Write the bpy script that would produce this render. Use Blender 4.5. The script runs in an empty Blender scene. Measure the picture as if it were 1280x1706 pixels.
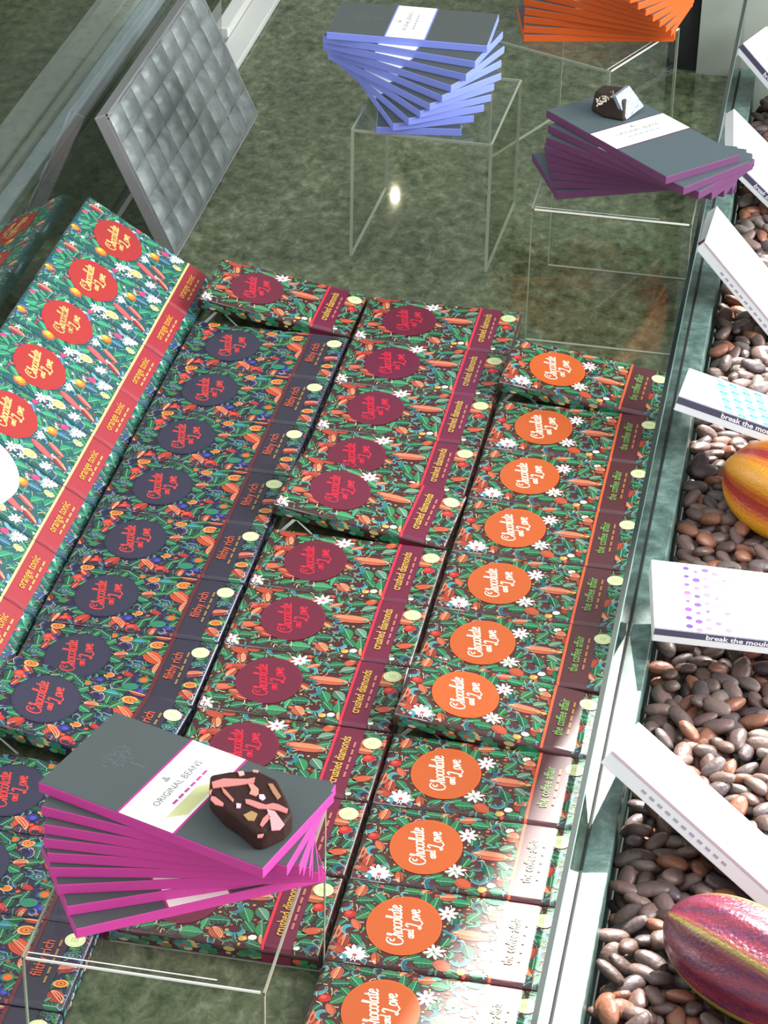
import bpy, bmesh, math, random
from mathutils import Vector, Matrix, Euler
C = bpy.context.scene.collection
S = 0.01                                   # everything below is written in centimetres
# ------------------------------------------------------------------ camera, light, exposure
sc = bpy.context.scene
cam_data = bpy.data.cameras.new('camera'); cam = bpy.data.objects.new('camera', cam_data); C.objects.link(cam)
cam_data.sensor_fit = 'HORIZONTAL'; cam_data.sensor_width = 36.0
cam_data.lens = 4403.4865 / 1280 * 36.0; cam_data.clip_start = 0.05; cam_data.clip_end = 100
cam.location = (35.1397 * S, -206.5208 * S, 112.7579 * S); cam.rotation_euler = (1.0045, -0.0194, 0.1899)
sc.camera = cam
sc.view_settings.view_transform = 'Standard'; sc.view_settings.look = 'None'
sc.view_settings.gamma = 1; sc.view_settings.use_curve_mapping = False
sc.view_settings.exposure = 0.0
sc.cycles.transparent_max_bounces = 32; sc.cycles.max_bounces = 10; sc.cycles.glossy_bounces = 6
wd = bpy.data.worlds.new('sky'); sc.world = wd; wd.use_nodes = True
wn = wd.node_tree.nodes; wl = wd.node_tree.links
bg = wn['Background']; bg.inputs[1].default_value = 1.42
wc = wn.new('ShaderNodeTexCoord'); wsep = wn.new('ShaderNodeSeparateXYZ'); wr = wn.new('ShaderNodeValToRGB')
wl.new(wc.outputs['Generated'], wsep.inputs[0]); wl.new(wsep.outputs['Z'], wr.inputs[0]); wl.new(wr.outputs[0], bg.inputs[0])
wr.color_ramp.elements[0].position = 0.0; wr.color_ramp.elements[0].color = (0.62, 0.65, 0.68, 1)
wr.color_ramp.elements[1].position = 0.7; wr.color_ramp.elements[1].color = (0.86, 0.90, 0.97, 1)
sun_d = bpy.data.lights.new('sun', 'SUN'); sun_d.energy = 17.0; sun_d.angle = math.radians(0.6); sun_d.color = (1.0, 0.96, 0.9)
sun = bpy.data.objects.new('sun', sun_d); C.objects.link(sun)
SUN_TO = Vector((0.19, 1.0, 0.90)).normalized()
sun.rotation_euler = SUN_TO.to_track_quat('Z', 'Y').to_euler()

win_d = bpy.data.lights.new('daylight_right', 'AREA'); win_d.shape = 'RECTANGLE'; win_d.size = 2.2; win_d.size_y = 1.6; win_d.energy = 210; win_d.color = (0.92, 0.96, 1.0)
win = bpy.data.objects.new('daylight_right', win_d); C.objects.link(win); win.location = (2.9, -0.4, 1.3)
win.rotation_euler = Vector((2.9, -0.4, 1.1)).to_track_quat('Z', 'Y').to_euler()

low_d = bpy.data.lights.new('daylight_back', 'AREA'); low_d.shape = 'RECTANGLE'; low_d.size = 1.3; low_d.size_y = 0.8; low_d.energy = 26; low_d.color = (0.88, 0.94, 1.0)
low = bpy.data.objects.new('daylight_back', low_d); C.objects.link(low); low.location = (1.3, 1.46, 0.52); low.rotation_euler = Vector((1.0, 1.9, 0.4)).to_track_quat('Z', 'Y').to_euler()

# ------------------------------------------------------------------ helpers
def lin(c):
    return tuple(((x / 255.0) / 12.92 if x / 255.0 <= 0.04045 else ((x / 255.0 + 0.055) / 1.055) ** 2.4) for x in c[:3]) + (1.0,)
def mat(name, col=(200, 200, 200), rough=0.5, metal=0.0, coat=0.0, vc=False, spec=0.5, bump=None):
    m = bpy.data.materials.new(name); m.use_nodes = True
    b = m.node_tree.nodes['Principled BSDF']
    b.inputs['Base Color'].default_value = lin(col); b.inputs['Roughness'].default_value = rough
    b.inputs['Metallic'].default_value = metal; b.inputs['Coat Weight'].default_value = coat
    b.inputs['Coat Roughness'].default_value = 0.2; b.inputs['Specular IOR Level'].default_value = spec
    if vc:
        a = m.node_tree.nodes.new('ShaderNodeVertexColor'); a.layer_name = 'Col'
        m.node_tree.links.new(a.outputs[0], b.inputs['Base Color'])
    if bump:
        n = m.node_tree.nodes.new('ShaderNodeTexNoise'); n.inputs['Scale'].default_value = bump[0]; n.inputs['Detail'].default_value = 6
        t = m.node_tree.nodes.new('ShaderNodeTexCoord'); m.node_tree.links.new(t.outputs['Object'], n.inputs['Vector'])
        bu = m.node_tree.nodes.new('ShaderNodeBump'); bu.inputs['Strength'].default_value = bump[1]; bu.inputs['Distance'].default_value = 0.002
        m.node_tree.links.new(n.outputs['Fac'], bu.inputs['Height']); m.node_tree.links.new(bu.outputs[0], b.inputs['Normal'])
    return m
def marble(name, stops, scale=28, rough=0.22, stretch=(1, 1, 1), rot=0.5, dist=0.35):
    m = mat(name, rough=rough); nt = m.node_tree; b = nt.nodes['Principled BSDF']
    t = nt.nodes.new('ShaderNodeTexCoord'); mp = nt.nodes.new('ShaderNodeMapping'); mp.inputs['Scale'].default_value = stretch; mp.inputs['Rotation'].default_value = (0, 0, rot)
    nt.links.new(t.outputs['Object'], mp.inputs[0])
    n1 = nt.nodes.new('ShaderNodeTexNoise'); n1.inputs['Scale'].default_value = scale; n1.inputs['Detail'].default_value = 10; n1.inputs['Roughness'].default_value = 0.72; n1.inputs['Distortion'].default_value = dist
    n2 = nt.nodes.new('ShaderNodeTexNoise'); n2.inputs['Scale'].default_value = scale * 0.16; n2.inputs['Detail'].default_value = 4
    nt.links.new(mp.outputs[0], n1.inputs['Vector']); nt.links.new(mp.outputs[0], n2.inputs['Vector'])
    mx = nt.nodes.new('ShaderNodeMath'); mx.operation = 'MULTIPLY_ADD'; mx.inputs[1].default_value = 0.75
    ml = nt.nodes.new('ShaderNodeMath'); ml.operation = 'MULTIPLY'; ml.inputs[1].default_value = 0.25
    nt.links.new(n2.outputs['Fac'], ml.inputs[0]); nt.links.new(n1.outputs['Fac'], mx.inputs[0]); nt.links.new(ml.outputs[0], mx.inputs[2])
    r = nt.nodes.new('ShaderNodeValToRGB'); nt.links.new(mx.outputs[0], r.inputs[0]); nt.links.new(r.outputs[0], b.inputs['Base Color'])
    e = r.color_ramp.elements
    e[0].position, e[0].color = stops[0][0], lin(stops[0][1]); e[1].position, e[1].color = stops[-1][0], lin(stops[-1][1])
    for p, c in stops[1:-1]:
        x = e.new(p); x.color = lin(c)
    return m
def glass(name, tint, ior=1.5, rough=0.0):
    m = bpy.data.materials.new(name); m.use_nodes = True; nt = m.node_tree
    nt.nodes.remove(nt.nodes['Principled BSDF']); out = nt.nodes['Material Output']
    tr = nt.nodes.new('ShaderNodeBsdfTransparent'); tr.inputs[0].default_value = tint + (1,)
    gl = nt.nodes.new('ShaderNodeBsdfGlossy'); gl.inputs['Roughness'].default_value = rough
    fr = nt.nodes.new('ShaderNodeFresnel'); fr.inputs[0].default_value = ior
    mx = nt.nodes.new('ShaderNodeMixShader')
    ge = nt.nodes.new('ShaderNodeNewGeometry'); su = nt.nodes.new('ShaderNodeMath'); su.operation = 'SUBTRACT'; su.inputs[0].default_value = 1.0; nt.links.new(ge.outputs['Backfacing'], su.inputs[1])
    mu = nt.nodes.new('ShaderNodeMath'); mu.operation = 'MULTIPLY'; nt.links.new(fr.outputs[0], mu.inputs[0]); nt.links.new(su.outputs[0], mu.inputs[1])
    nt.links.new(mu.outputs[0], mx.inputs[0]); nt.links.new(tr.outputs[0], mx.inputs[1]); nt.links.new(gl.outputs[0], mx.inputs[2]); nt.links.new(mx.outputs[0], out.inputs[0])
    return m
def link(name, me, parent=None, mats=()):
    o = bpy.data.objects.new(name, me); C.objects.link(o)
    for m in mats: me.materials.append(m)
    if parent is not None: o.parent = parent
    return o
def empty(name, loc=(0, 0, 0), rot=(0, 0, 0)):
    o = bpy.data.objects.new(name, None); C.objects.link(o); o.empty_display_size = 0.02
    o.location = Vector(loc) * S; o.rotation_euler = rot; return o
def tag(o, label=None, cat=None, group=None, kind=None):
    if label: o['label'] = label
    if cat: o['category'] = cat
    if group: o['group'] = group
    if kind: o['kind'] = kind
    return o
class MB:
    """collects coloured polygons (in cm) and links them as one mesh"""
    def __init__(s): s.v = []; s.f = []; s.c = []; s.mi = []; s.sm = []
    def poly(s, pts, col=(200, 200, 200), mi=0, smooth=False):
        i = len(s.v); s.v += [tuple(p) for p in pts]; s.f.append(tuple(range(i, i + len(pts)))); s.c.append(lin(col)); s.mi.append(mi); s.sm.append(smooth)
    def mesh(s, verts, faces, col, mi=0, smooth=False):
        i = len(s.v); s.v += [tuple(p) for p in verts]
        for f in faces: s.f.append(tuple(j + i for j in f)); s.c.append(lin(col)); s.mi.append(mi); s.sm.append(smooth)
    def box(s, x0, x1, y0, y1, z0, z1, col=(200, 200, 200), mi=0, M=None, topmi=None):
        P = [(x, y, z) for z in (z0, z1) for y in (y0, y1) for x in (x0, x1)]
        if M is not None: P = [M @ Vector(p) for p in P]
        F = [(0, 2, 3, 1), (4, 5, 7, 6), (0, 1, 5, 4), (2, 6, 7, 3), (0, 4, 6, 2), (1, 3, 7, 5)]
        s.mesh(P, F, col, mi)
    def data(s, name):
        me = bpy.data.meshes.new(name); me.from_pydata([(a * S, b * S, c * S) for a, b, c in s.v], [], s.f)
        at = me.color_attributes.new('Col', 'FLOAT_COLOR', 'CORNER')
        k = 0; buf = []
        for f, c in zip(s.f, s.c): buf += list(c) * len(f)
        at.data.foreach_set('color', buf)
        me.polygons.foreach_set('material_index', s.mi); me.polygons.foreach_set('use_smooth', s.sm)
        me.update(); return me
    def build(s, name, mats, parent=None):
        return link(name, s.data(name), parent, mats if isinstance(mats, (list, tuple)) else [mats])
def bevel(o, w, seg=3):
    m = o.modifiers.new('edge', 'BEVEL'); m.width = w * S; m.segments = seg; m.limit_method = 'ANGLE'
def copy_tree(o, parent=None):
    c = o.copy(); C.objects.link(c); c.parent = parent
    for ch in o.children: copy_tree(ch, c)
    return c
ORD = ['first', 'second', 'third', 'fourth', 'fifth', 'sixth', 'seventh', 'eighth', 'ninth', 'tenth', 'eleventh', 'twelfth', 'thirteenth']

# ------------------------------------------------------------------ materials
M_print = mat('printed_card', rough=0.42, coat=0.45, vc=True)
M_foil = mat('clear_wrap_end', rough=0.2, coat=1.0, vc=True, spec=0.9)
M_edge = mat('coloured_paper', rough=0.55, vc=True, spec=0.35)
M_label = mat('matt_label', rough=0.6, vc=True, spec=0.3)
M_white = mat('white_carton', rough=0.75, vc=True, spec=0.12)
M_floor = marble('green_granite', [(0.34, (38, 46, 32)), (0.45, (72, 80, 56)), (0.54, (94, 100, 74)), (0.68, (134, 138, 112))], scale=85, rough=0.26, stretch=(1, 0.7, 1), rot=0.15)
M_floor.node_tree.nodes['Principled BSDF'].inputs['Roughness'].default_value = 0.05
M_ledge = marble('green_marble_ledge', [(0.34, (45, 62, 56)), (0.5, (88, 112, 104)), (0.62, (122, 146, 136)), (0.72, (170, 190, 180))], scale=55, rough=0.28)
M_glass = glass('case_glass', (0.90, 0.95, 0.92))
M_glass2 = glass('coated_glass', (0.70, 0.74, 0.72), ior=5.5)
M_gedge = mat('glass_edge', (22, 36, 34), rough=0.15, coat=0.5)
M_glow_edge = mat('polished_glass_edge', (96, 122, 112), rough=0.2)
M_acr = glass('acrylic', (0.965, 0.975, 0.965), ior=1.42)
M_aedge = mat('acrylic_edge', (150, 156, 136), rough=0.12, coat=0.6)
M_aglint = mat('acrylic_glint', (238, 238, 226), rough=0.08, coat=0.8)  # near-white for the highlights painted on acrylic edges and folds
M_alu = mat('brushed_aluminium', (206, 206, 198), rough=0.4, metal=0.2)
M_alu2 = mat('pale_frame', (222, 232, 240), rough=0.4, metal=0.2)
M_silver = marble('embossed_silver', [(0.3, (60, 66, 66)), (0.44, (112, 118, 116)), (0.6, (146, 152, 148)), (0.75, (168, 172, 168))], scale=22, rough=0.32, dist=0.2)
M_silver.node_tree.nodes['Principled BSDF'].inputs['Metallic'].default_value = 0.35
M_chrome = mat('polished_silver', (170, 168, 166), rough=0.3, metal=0.55)
M_wall = mat('painted_wall', (150, 155, 142), rough=0.7)
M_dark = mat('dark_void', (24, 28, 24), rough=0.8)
M_bean = mat('cocoa_bean_shell', rough=0.42, vc=True, bump=(160, 0.5))
M_choc = mat('chocolate', rough=0.6, vc=True, spec=0.25, bump=(240, 0.25))
M_pod = mat('pod_skin', rough=0.28, vc=True, bump=(380, 0.55), coat=0.3)
M_sheen = mat('painted_sky_sheen', (176, 184, 206), rough=0.3, metal=0.6, bump=(200, 0.8))  # pale silver-blue: reflected sky put into the colour
M_cer = mat('glazed_white', (240, 244, 240), rough=0.2, coat=0.4)

# ------------------------------------------------------------------ the setting
FZ = -1.22
def struct(mb, name, m, parent=None):
    o = mb.build(name, m, parent); o['kind'] = 'structure'; return o
b = MB(); b.box(-31.6, 24.5, -125, 150, FZ - 2, FZ); struct(b, 'floor', M_floor)
b = MB(); b.box(-150, -41.4, -125, 150, FZ - 2.4, FZ - 0.4); o = struct(b, 'floor_outside', M_floor)
b = MB(); b.box(24.72, 26.5, -125, 65, FZ - 6, 0.0); o = struct(b, 'trim_1', M_ledge); bevel(o, 0.12)
b = MB(); b.box(26.5, 60, -125, 65, FZ - 9, FZ - 7.5); struct(b, 'floor_tray', M_dark)
b = MB(); b.box(-400, 400, -700, 400, -92, -90); struct(b, 'floor_shop', mat('shop_floor', (96, 96, 90), rough=0.6))
# block at the back; a solid dark block paints the shaded gap at its left, above the purple stack
b = MB(); b.box(19.9, 60, 65.3, 85, FZ - 8, 34); o = struct(b, 'wall_right', M_wall)
b = MB(); b.box(16.6, 19.8, 66, 150, FZ, 32); struct(b, 'gap_shade_block', M_dark)
# unseen wall added to block the sun, openings cut to shape its patches
b = MB()
YB = 150
for (x0, x1, z0, z1) in [(-420, 53.5, -90, 135), (53.5, 420, -90, 104), (-420, 57, 135, 153), (-420, 62.5, 153, 238), (62.5, 160, 153, 172), (160, 420, 104, 238), (-420, 420, 238, 268)]:
    b.box(x0, x1, YB, YB + 8, z0, z1)
struct(b, 'sun_blocker', mat('sun_blocker_grey', (126, 130, 122), rough=0.8))
# metal frame strips beyond and along the left pane
b = MB(); b.box(-48.6, -43.9, -90, 150, FZ - 0.4, 0.2); b.box(-47.6, -44.9, -90, 150, 0.2, 0.7); o = struct(b, 'trim_2', M_alu); bevel(o, 0.3)
b = MB(); b.box(-43.9, -42.0, -90, 150, FZ - 0.4, -0.3); o = struct(b, 'trim_3', M_alu2); bevel(o, 0.2)
b = MB(); b.box(-33.4, -31.7, 61.5, 150, FZ, 0.6); b.box(-31.7, -28.9, 50, 150, FZ, -0.4); o = struct(b, 'trim_4', M_alu); bevel(o, 0.2)
b = MB(); b.box(-41.4, -33.4, -110, 150, FZ - 2.2, FZ - 0.6); struct(b, 'trim_5', M_floor)
# left glass pane
g = MB(); g.box(-32.7, -32.1, -110, 60, FZ, 46, mi=0)
o = struct(g, 'window_1', [M_glass2])
f = MB(); f.box(-32.78, -32.04, -110, 60, 46, 46.25); struct(f, 'pane_edge', M_gedge, o)
# low glass divider between the chocolate and the beans
g = MB(); g.box(24.52, 24.72, -125, 64, FZ, 8.0, mi=0); o = struct(g, 'window_2', [M_glass])
f = MB(); f.box(24.40, 24.74, -125, 64, 8.0, 8.3); struct(f, 'pane_edge', M_gedge, o)
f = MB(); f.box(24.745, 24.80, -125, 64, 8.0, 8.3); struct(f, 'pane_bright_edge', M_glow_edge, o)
f = MB(); f.box(24.73, 24.84, -125, 64, -0.05, 0.09); struct(f, 'pane_joint', M_dark, o)

# ------------------------------------------------------------------ printed wrappers
XL, XR, YA, YC, R = -4.42, 9.72, -3.965, 3.965, 0.38
def drop(x, y):
    d = min(x - XL, XR - x, y - YA, YC - y); d = max(d, 0.0)
    return 0.0 if d >= R else -(R - math.sqrt(max(R * R - (R - d) ** 2, 0)))
def clip(pts, x0, x1, y0, y1):
    for ax, lim, sg in ((0, x0, 1), (0, x1, -1), (1, y0, 1), (1, y1, -1)):
        out = []
        for i in range(len(pts)):
            a, c = pts[i - 1], pts[i]; da, dc = (a[ax] - lim) * sg, (c[ax] - lim) * sg
            if (da >= 0) != (dc >= 0):
                t = da / (da - dc); out.append((a[0] + (c[0] - a[0]) * t, a[1] + (c[1] - a[1]) * t))
            if dc >= 0: out.append(c)
        pts = out
        if len(pts) < 3: return []
    return pts
class Print:
    """flat printed shapes that follow the rounded edge of the wrapper"""
    def __init__(s, z0=0.012): s.mb = MB(); s.k = 0; s.z0 = z0
    def poly(s, pts, col):
        pts = clip(pts, XL + 0.04, XR - 0.16, YA + 0.04, YC - 0.04)
        if not pts: return
        s.k += 1; z = s.z0 + 0.00035 * (s.k % 60)
        cx = sum(p[0] for p in pts) / len(pts); cy = sum(p[1] for p in pts) / len(pts)
        P = [(x, y, drop(x, y) + z) for x, y in pts]; c = (cx, cy, drop(cx, cy) + z)
        n = len(P); s.mb.mesh(P + [c], [(i, (i + 1) % n, n) for i in range(n)], col)
    def strip(s, path, w, col):
        n = len(path)
        for i in range(n - 1):
            (x0, y0), (x1, y1) = path[i], path[i + 1]; dx, dy = x1 - x0, y1 - y0; L = math.hypot(dx, dy) or 1
            w0 = (w(i / (n - 1)) if callable(w) else w) / 2; w1 = (w((i + 1) / (n - 1)) if callable(w) else w) / 2
            nx, ny = -dy / L, dx / L
            s.poly([(x0 + nx * w0, y0 + ny * w0), (x0 - nx * w0, y0 - ny * w0), (x1 - nx * w1, y1 - ny * w1), (x1 + nx * w1, y1 + ny * w1)], col)
def rotp(pts, a, cx, cy):
    c, s_ = math.cos(a), math.sin(a); return [(cx + c * x - s_ * y, cy + s_ * x + c * y) for x, y in pts]
def ell(a, b_, n=14): return [(a * math.cos(2 * math.pi * i / n), b_ * math.sin(2 * math.pi * i / n)) for i in range(n)]
def shade(c, k): return tuple(max(0, min(255, int(v * k))) for v in c)
def leaf(P, cx, cy, L, a, col, vein=(150, 215, 170)):
    n = 7; w = L * 0.27
    w = L * .33; n = 10; up = [(-L / 2 + L * i / n, w * math.sin(math.pi * (i / n) ** 0.8) ** .8 * (1.0 if i % 2 else .90)) for i in range(n + 1)]
    P.poly(rotp(up, a, cx, cy), col); P.poly(rotp([(x, -y) for x, y in up][::-1], a, cx, cy), shade(col, 0.72))
    P.strip(rotp([(-L * .48, 0), (L * .45, 0)], a, cx, cy), 0.035, vein)
    for i in range(2, n - 1, 2):
        x = -L / 2 + L * i / n
        for sg in (1, -1): P.strip(rotp([(x, 0), (x + L * .10, sg * w * .62)], a, cx, cy), 0.022, shade(vein, 0.62))
def pod(P, cx, cy, A, B, a, col, line=(250, 180, 130)):
    def lens(k): return [(A * math.cos(t), k * B * math.sin(t) * (1 - 0.10 * math.cos(t))) for t in [2 * math.pi * i / 16 for i in range(16)]]
    P.poly(rotp(lens(1.0), a, cx, cy), shade(col, 0.55)); P.poly(rotp(lens(0.88), a, cx, cy), col)
    for k in (-.62, -.3, 0, .3, .62):
        path = [(A * .92 * math.cos(t), k * B * math.sin(t)) for t in [math.pi * i / 8 for i in range(9)]]
        P.strip(rotp(path, a, cx, cy), 0.05, line if k >= 0 else shade(col, 0.62))
def curl(P, cx, cy, r, a, col, rim=(226, 222, 190)):
    path = [(r * math.cos(t), r * math.sin(t)) for t in [math.radians(-20 + 230 * i / 10) for i in range(11)]]
    P.strip(rotp(path, a, cx, cy), lambda t: 0.10 + r * .62 * math.sin(math.pi * min(1, t * 1.15)) , col)
    P.strip(rotp([(x * 1.28, y * 1.28) for x, y in path], a, cx, cy), 0.045, shade(rim, .8))
def flower(P, cx, cy, r, n, a, col=(250, 244, 240), heart=(200, 90, 80)):
    for i in range(n):
        t = a + 2 * math.pi * i / n
        P.poly(rotp([(0, -.03), (r * .45, -r * .16), (r * .85, -r * .13), (r, 0), (r * .85, r * .13), (r * .45, r * .16), (0, .03)], t, cx, cy), shade(col, 0.92 + .08 * (i % 2)))
    P.poly(rotp(ell(r * .16, r * .16, 8), 0, cx, cy), heart)
def ring(P, cx, cy, r, cols):
    for i, c in enumerate(cols): P.poly(rotp(ell(r * (1 - .3 * i), r * .72 * (1 - .3 * i), 12), 0.2, cx, cy), c)
def dot(P, cx, cy, r, col): P.poly(rotp(ell(r, r * .85, 8), 0.4, cx, cy), col)
def vine(P, rng, cx, cy, L, col):
    a = rng.uniform(0, 6.28); k = rng.uniform(-2.2, 2.2); path = []; x, y = cx, cy
    for i in range(7): path.append((x, y)); x += L / 6 * math.cos(a); y += L / 6 * math.sin(a); a += k / 6
    P.strip(path, lambda t: 0.07 * (1 - .5 * t), col)

BANDS = {'crimson': (6.0, 7.9), 'orange': (6.1, 8.2), 'navy': (6.3, 8.35), 'red': (6.6, 8.6)}
def pattern(kind):
    P = Print(); rng = random.Random({'crimson': 3, 'orange': 5, 'navy': 7, 'red': 11}[kind]); B0, B1 = BANDS[kind]
    used = []
    def free(x, y, r):
        if (x / 2.55) ** 2 + (y / 2.95) ** 2 < 0.98: return False
        if B0 - .05 < x < B1 + .05: return False
        return all(math.hypot(x - a, y - c) > (r + d) * .72 for a, c, d in used)
    G = [(42, 130, 74), (32, 110, 66), (60, 150, 92), (30, 100, 70)]
    T = [(40, 120, 124), (60, 150, 156), (30, 96, 110)]
    O = [(196, 84, 52), (176, 66, 44), (206, 100, 66)]
    if kind == 'crimson':
        F = [('f', 1.7, 2.85, .85), ('f', -3.9, -3.5, .75), ('P', 4.35, .9, 1.35, .52, 0.02), ('l', -3.0, -2.7, 1.3, .1), ('l', -1.5, -3.3, 1.2, .5), ('l', 1.25, -3.35, 1.7, .05), ('l', 2.75, -1.9, 1.5, .1),
             ('l', 4.35, -1.1, 1.5, -1.1), ('s', 5.35, -.8, 1.4, -.9), ('p', 2.85, -3.1, .62, .5, -.9), ('c', 3.45, -.6, .42, -1.6), ('c', 3.95, -2.6, .5, -2.6), ('c', 2.75, 1.8, .36, -.6), ('c', 2.95, .35, .34, -1.2),
             ('c', 3.45, 2.5, .42, .2), ('l', 4.45, 2.9, 1.3, .3), ('s', 5.4, 2.5, 1.3, .5), ('p', -3.1, -1.4, .75, .4, .2), ('l', -3.55, -.2, 1.0, 1.2), ('r', -3.1, 1.1, .45), ('l', -3.5, 2.2, .9, 1.1), ('p', -2.9, 3.2, .7, .4, -.3),
             ('y', 4.6, -3.3, .3), ('w', 5.2, -3.1, .3), ('r', 8.75, .6, .5), ('l', 8.35, -.6, 1.0, 1.3), ('p', 8.8, -1.7, .75, .36, .35), ('l', 8.7, -2.85, 1.1, .05), ('c', 9.2, -3.4, .35, 1.0), ('c', 9.3, .7, .28, 0), ('w', 8.15, -3.5, .22)]
    elif kind == 'orange':
        F = [('F', -2.55, -3.35, 1.0), ('l', -2.9, 1.9, 1.2, .2), ('p', -3.3, 2.8, .6, .42, 1.4), ('r', -3.6, .4, .42), ('l', -3.9, -.5, .8, 1.0), ('l', -2.75, -1.9, 1.2, -.8), ('p', -3.5, -2.1, .6, .42, 1.5), ('l', -.2, -3.35, 1.2, .8),
             ('c', 1.0, -3.5, .42, 1.8), ('l', 1.9, -3.2, 1.5, .1), ('p', 3.0, -3.2, .6, .5, -.6), ('c', 3.95, -2.5, .42, -2.6), ('l', 4.4, -1.6, 1.3, -1.2), ('p', 5.5, -2.3, .42, .75, 0), ('w', 4.8, -3.0, .3), ('y', 4.3, -3.5, .32), ('l', 5.3, -3.5, 1.1, 0),
             ('P', 4.35, 0, 1.25, .5, 0), ('l', 4.25, 1.75, 1.3, 1.0), ('c', 3.0, .55, .36, -1.2), ('c', 3.0, -.5, .34, -1.2), ('c', 3.65, -1.2, .42, -1.9), ('l', 3.2, 2.9, 1.3, 0), ('c', 4.4, 2.9, .4, .4), ('p', 2.3, 3.3, .6, .38, .2), ('w', 5.2, 2.8, .3),
             ('p', 5.5, 2.2, .42, .6, 0), ('f', 2.55, 1.7, .75), ('f', 2.3, -2.0, .75), ('l', 0, 3.4, 1.3, 0), ('l', -1.5, 3.3, 1.2, -.1), ('s', 5.3, .95, 1.1, .6), ('s', 5.3, -.9, 1.1, -.7), ('y', 5.7, .0, .2)]
        G = [(34, 118, 70), (40, 132, 84), (28, 100, 66), (62, 120, 70)]
    elif kind == 'navy':
        F = [('p', 1.7, -3.2, .82, .68, -.8), ('p', -.95, -3.3, .68, .5, .9), ('p', 5.45, 1.0, .95, .68, -.7), ('r', -2.75, 1.9, .6), ('p', 3.05, .9, .55, .48, .3), ('g', 5.35, 2.6, .62), ('g', -2.5, 3.4, .55), ('o', -3.0, -1.3, .4), ('g', 2.9, 2.9, .5),
             ('h', 4.0, 2.8, .8), ('o', 1.9, 3.1, .4), ('l', 3.3, -.6, 1.2, 1.2), ('g', 2.9, -1.75, .42), ('l', 3.5, -3.0, 1.2, 1.5), ('b', 2.3, -2.5, .45), ('r', 2.95, -3.6, .5), ('e', 4.75, -2.8, .62), ('o', 5.5, -1.8, .48), ('b', 5.6, -3.1, .45),
             ('r', -2.2, -3.5, .5), ('e', -3.2, -2.7, .6), ('e', -3.3, .0, .55), ('l', -.1, -3.6, 1.1, .6), ('e', 4.6, -.2, .55), ('p', 5.6, 3.6, .7, .3, 0), ('p', 8.8, -.3, .75, .45, .3), ('g', 8.9, -1.7, .5), ('p', 8.95, -2.9, .7, .55, -.8), ('L', 8.3, -2.0, 1.0, 1.0),
             ('e', 8.8, .9, .5)]
        G = [(24, 96, 58), (30, 120, 70), (20, 78, 62), (40, 110, 50)]; O = [(186, 58, 40), (200, 76, 44), (170, 44, 44)]; T = [(24, 70, 100), (40, 56, 112), (34, 110, 116), (52, 44, 100)]
    else:
        F = [('m', -3.9, -2.2, .72), ('m', -.75, -3.15, .95), ('m', 3.6, 1.3, .85), ('p', -3.2, 2.6, .8, .42, .1), ('p', 3.6, -1.6, 1.2, .42, -.35), ('K', 2.9, -3.0, .7), ('F', 5.4, 3.0, .6), ('f', 1.4, -3.5, .6), ('f', 4.6, -3.2, .6), ('w', 2.0, -3.0, .35), ('p', 5.4, -1.9, .9, .36, -.5),
             ('l', 2.8, 2.9, 1.5, .4), ('l', 5.3, 0.3, 1.4, 1.0), ('l', 5.9, -3.2, 1.3, .3), ('k', 4.3, 2.7, .4), ('k', 1.2, 3.5, .35), ('k', -3.9, 1.0, .35), ('p', 4.6, -.6, .9, .35, -.4), ('K', 5.9, 1.9, .5), ('f', 3.0, .0, .55), ('w', 5.9, 3.3, .3), ('l', -2.6, 3.6, 1.3, .1), ('l', -3.0, -1.2, 1.2, .9)]
        G = [(28, 122, 88), (36, 140, 96), (24, 100, 84), (50, 150, 110)]; O = [(190, 60, 70), (176, 44, 60), (200, 90, 90)]; T = [(44, 110, 140), (70, 140, 160), (34, 70, 120), (110, 160, 180)]
    for m in F:
        k, x, y = m[:3]; z = m[3]
        used.append((x, y, z * (.5 if k in 'lsL' else .8)))
        if k == 'f': flower(P, x, y, z, 8, .3)
        elif k == 'F': flower(P, x, y, z, 11, .1)
        elif k in 'pP': pod(P, x, y, m[3], m[4], m[5], rng.choice(O) if k == 'p' else (216, 104, 72), (252, 176, 130))
        elif k in 'lL': leaf(P, x, y, z, m[4], rng.choice(G))
        elif k == 's': leaf(P, x, y, z, m[4], (96, 150, 120), (230, 215, 170))
        elif k == 'c': curl(P, x, y, z, m[4], rng.choice(T))
        elif k == 'r': dot(P, x, y, z, (190, 40, 36)); dot(P, x - .1, y + .1, z * .5, (222, 80, 56))
        elif k == 'y': dot(P, x, y, z, (214, 160, 70)); dot(P, x + .15, y, z * .4, (236, 206, 130))
        elif k == 'w': dot(P, x, y, z, (244, 236, 220))
        elif k == 'g': ring(P, x, y, z, [(228, 160, 84), (190, 84, 34), (226, 130, 50)]); dot(P, x, y, z * .15, (60, 30, 20))
        elif k == 'o': dot(P, x, y, z, (50, 116, 60)); dot(P, x, y, z * .65, (226, 92, 30))
        elif k == 'b': dot(P, x, y, z, (44, 44, 120)); dot(P, x + .1, y, z * .5, (70, 74, 160))
        elif k == 'e': ring(P, x, y, z, [(44, 120, 90), (70, 60, 90), (96, 160, 130)]); dot(P, x, y, z * .2, (60, 40, 90))
        elif k == 'h': leaf(P, x, y, z * 1.9, .1, (30, 120, 70)); leaf(P, x - .1, y, z * 1.1, .1, (40, 130, 160))
        elif k == 'm': dot(P, x, y, z * .72, (214, 88, 36)); dot(P, x - .1, y + .08, z * .56, (236, 140, 40)); dot(P, x - .2, y + .15, z * .3, (250, 206, 70))
        elif k == 'K': ring(P, x, y, z, [(246, 226, 170), (232, 170, 80), (246, 214, 140)])
        elif k == 'k': dot(P, x, y, z, (206, 60, 110))
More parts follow.
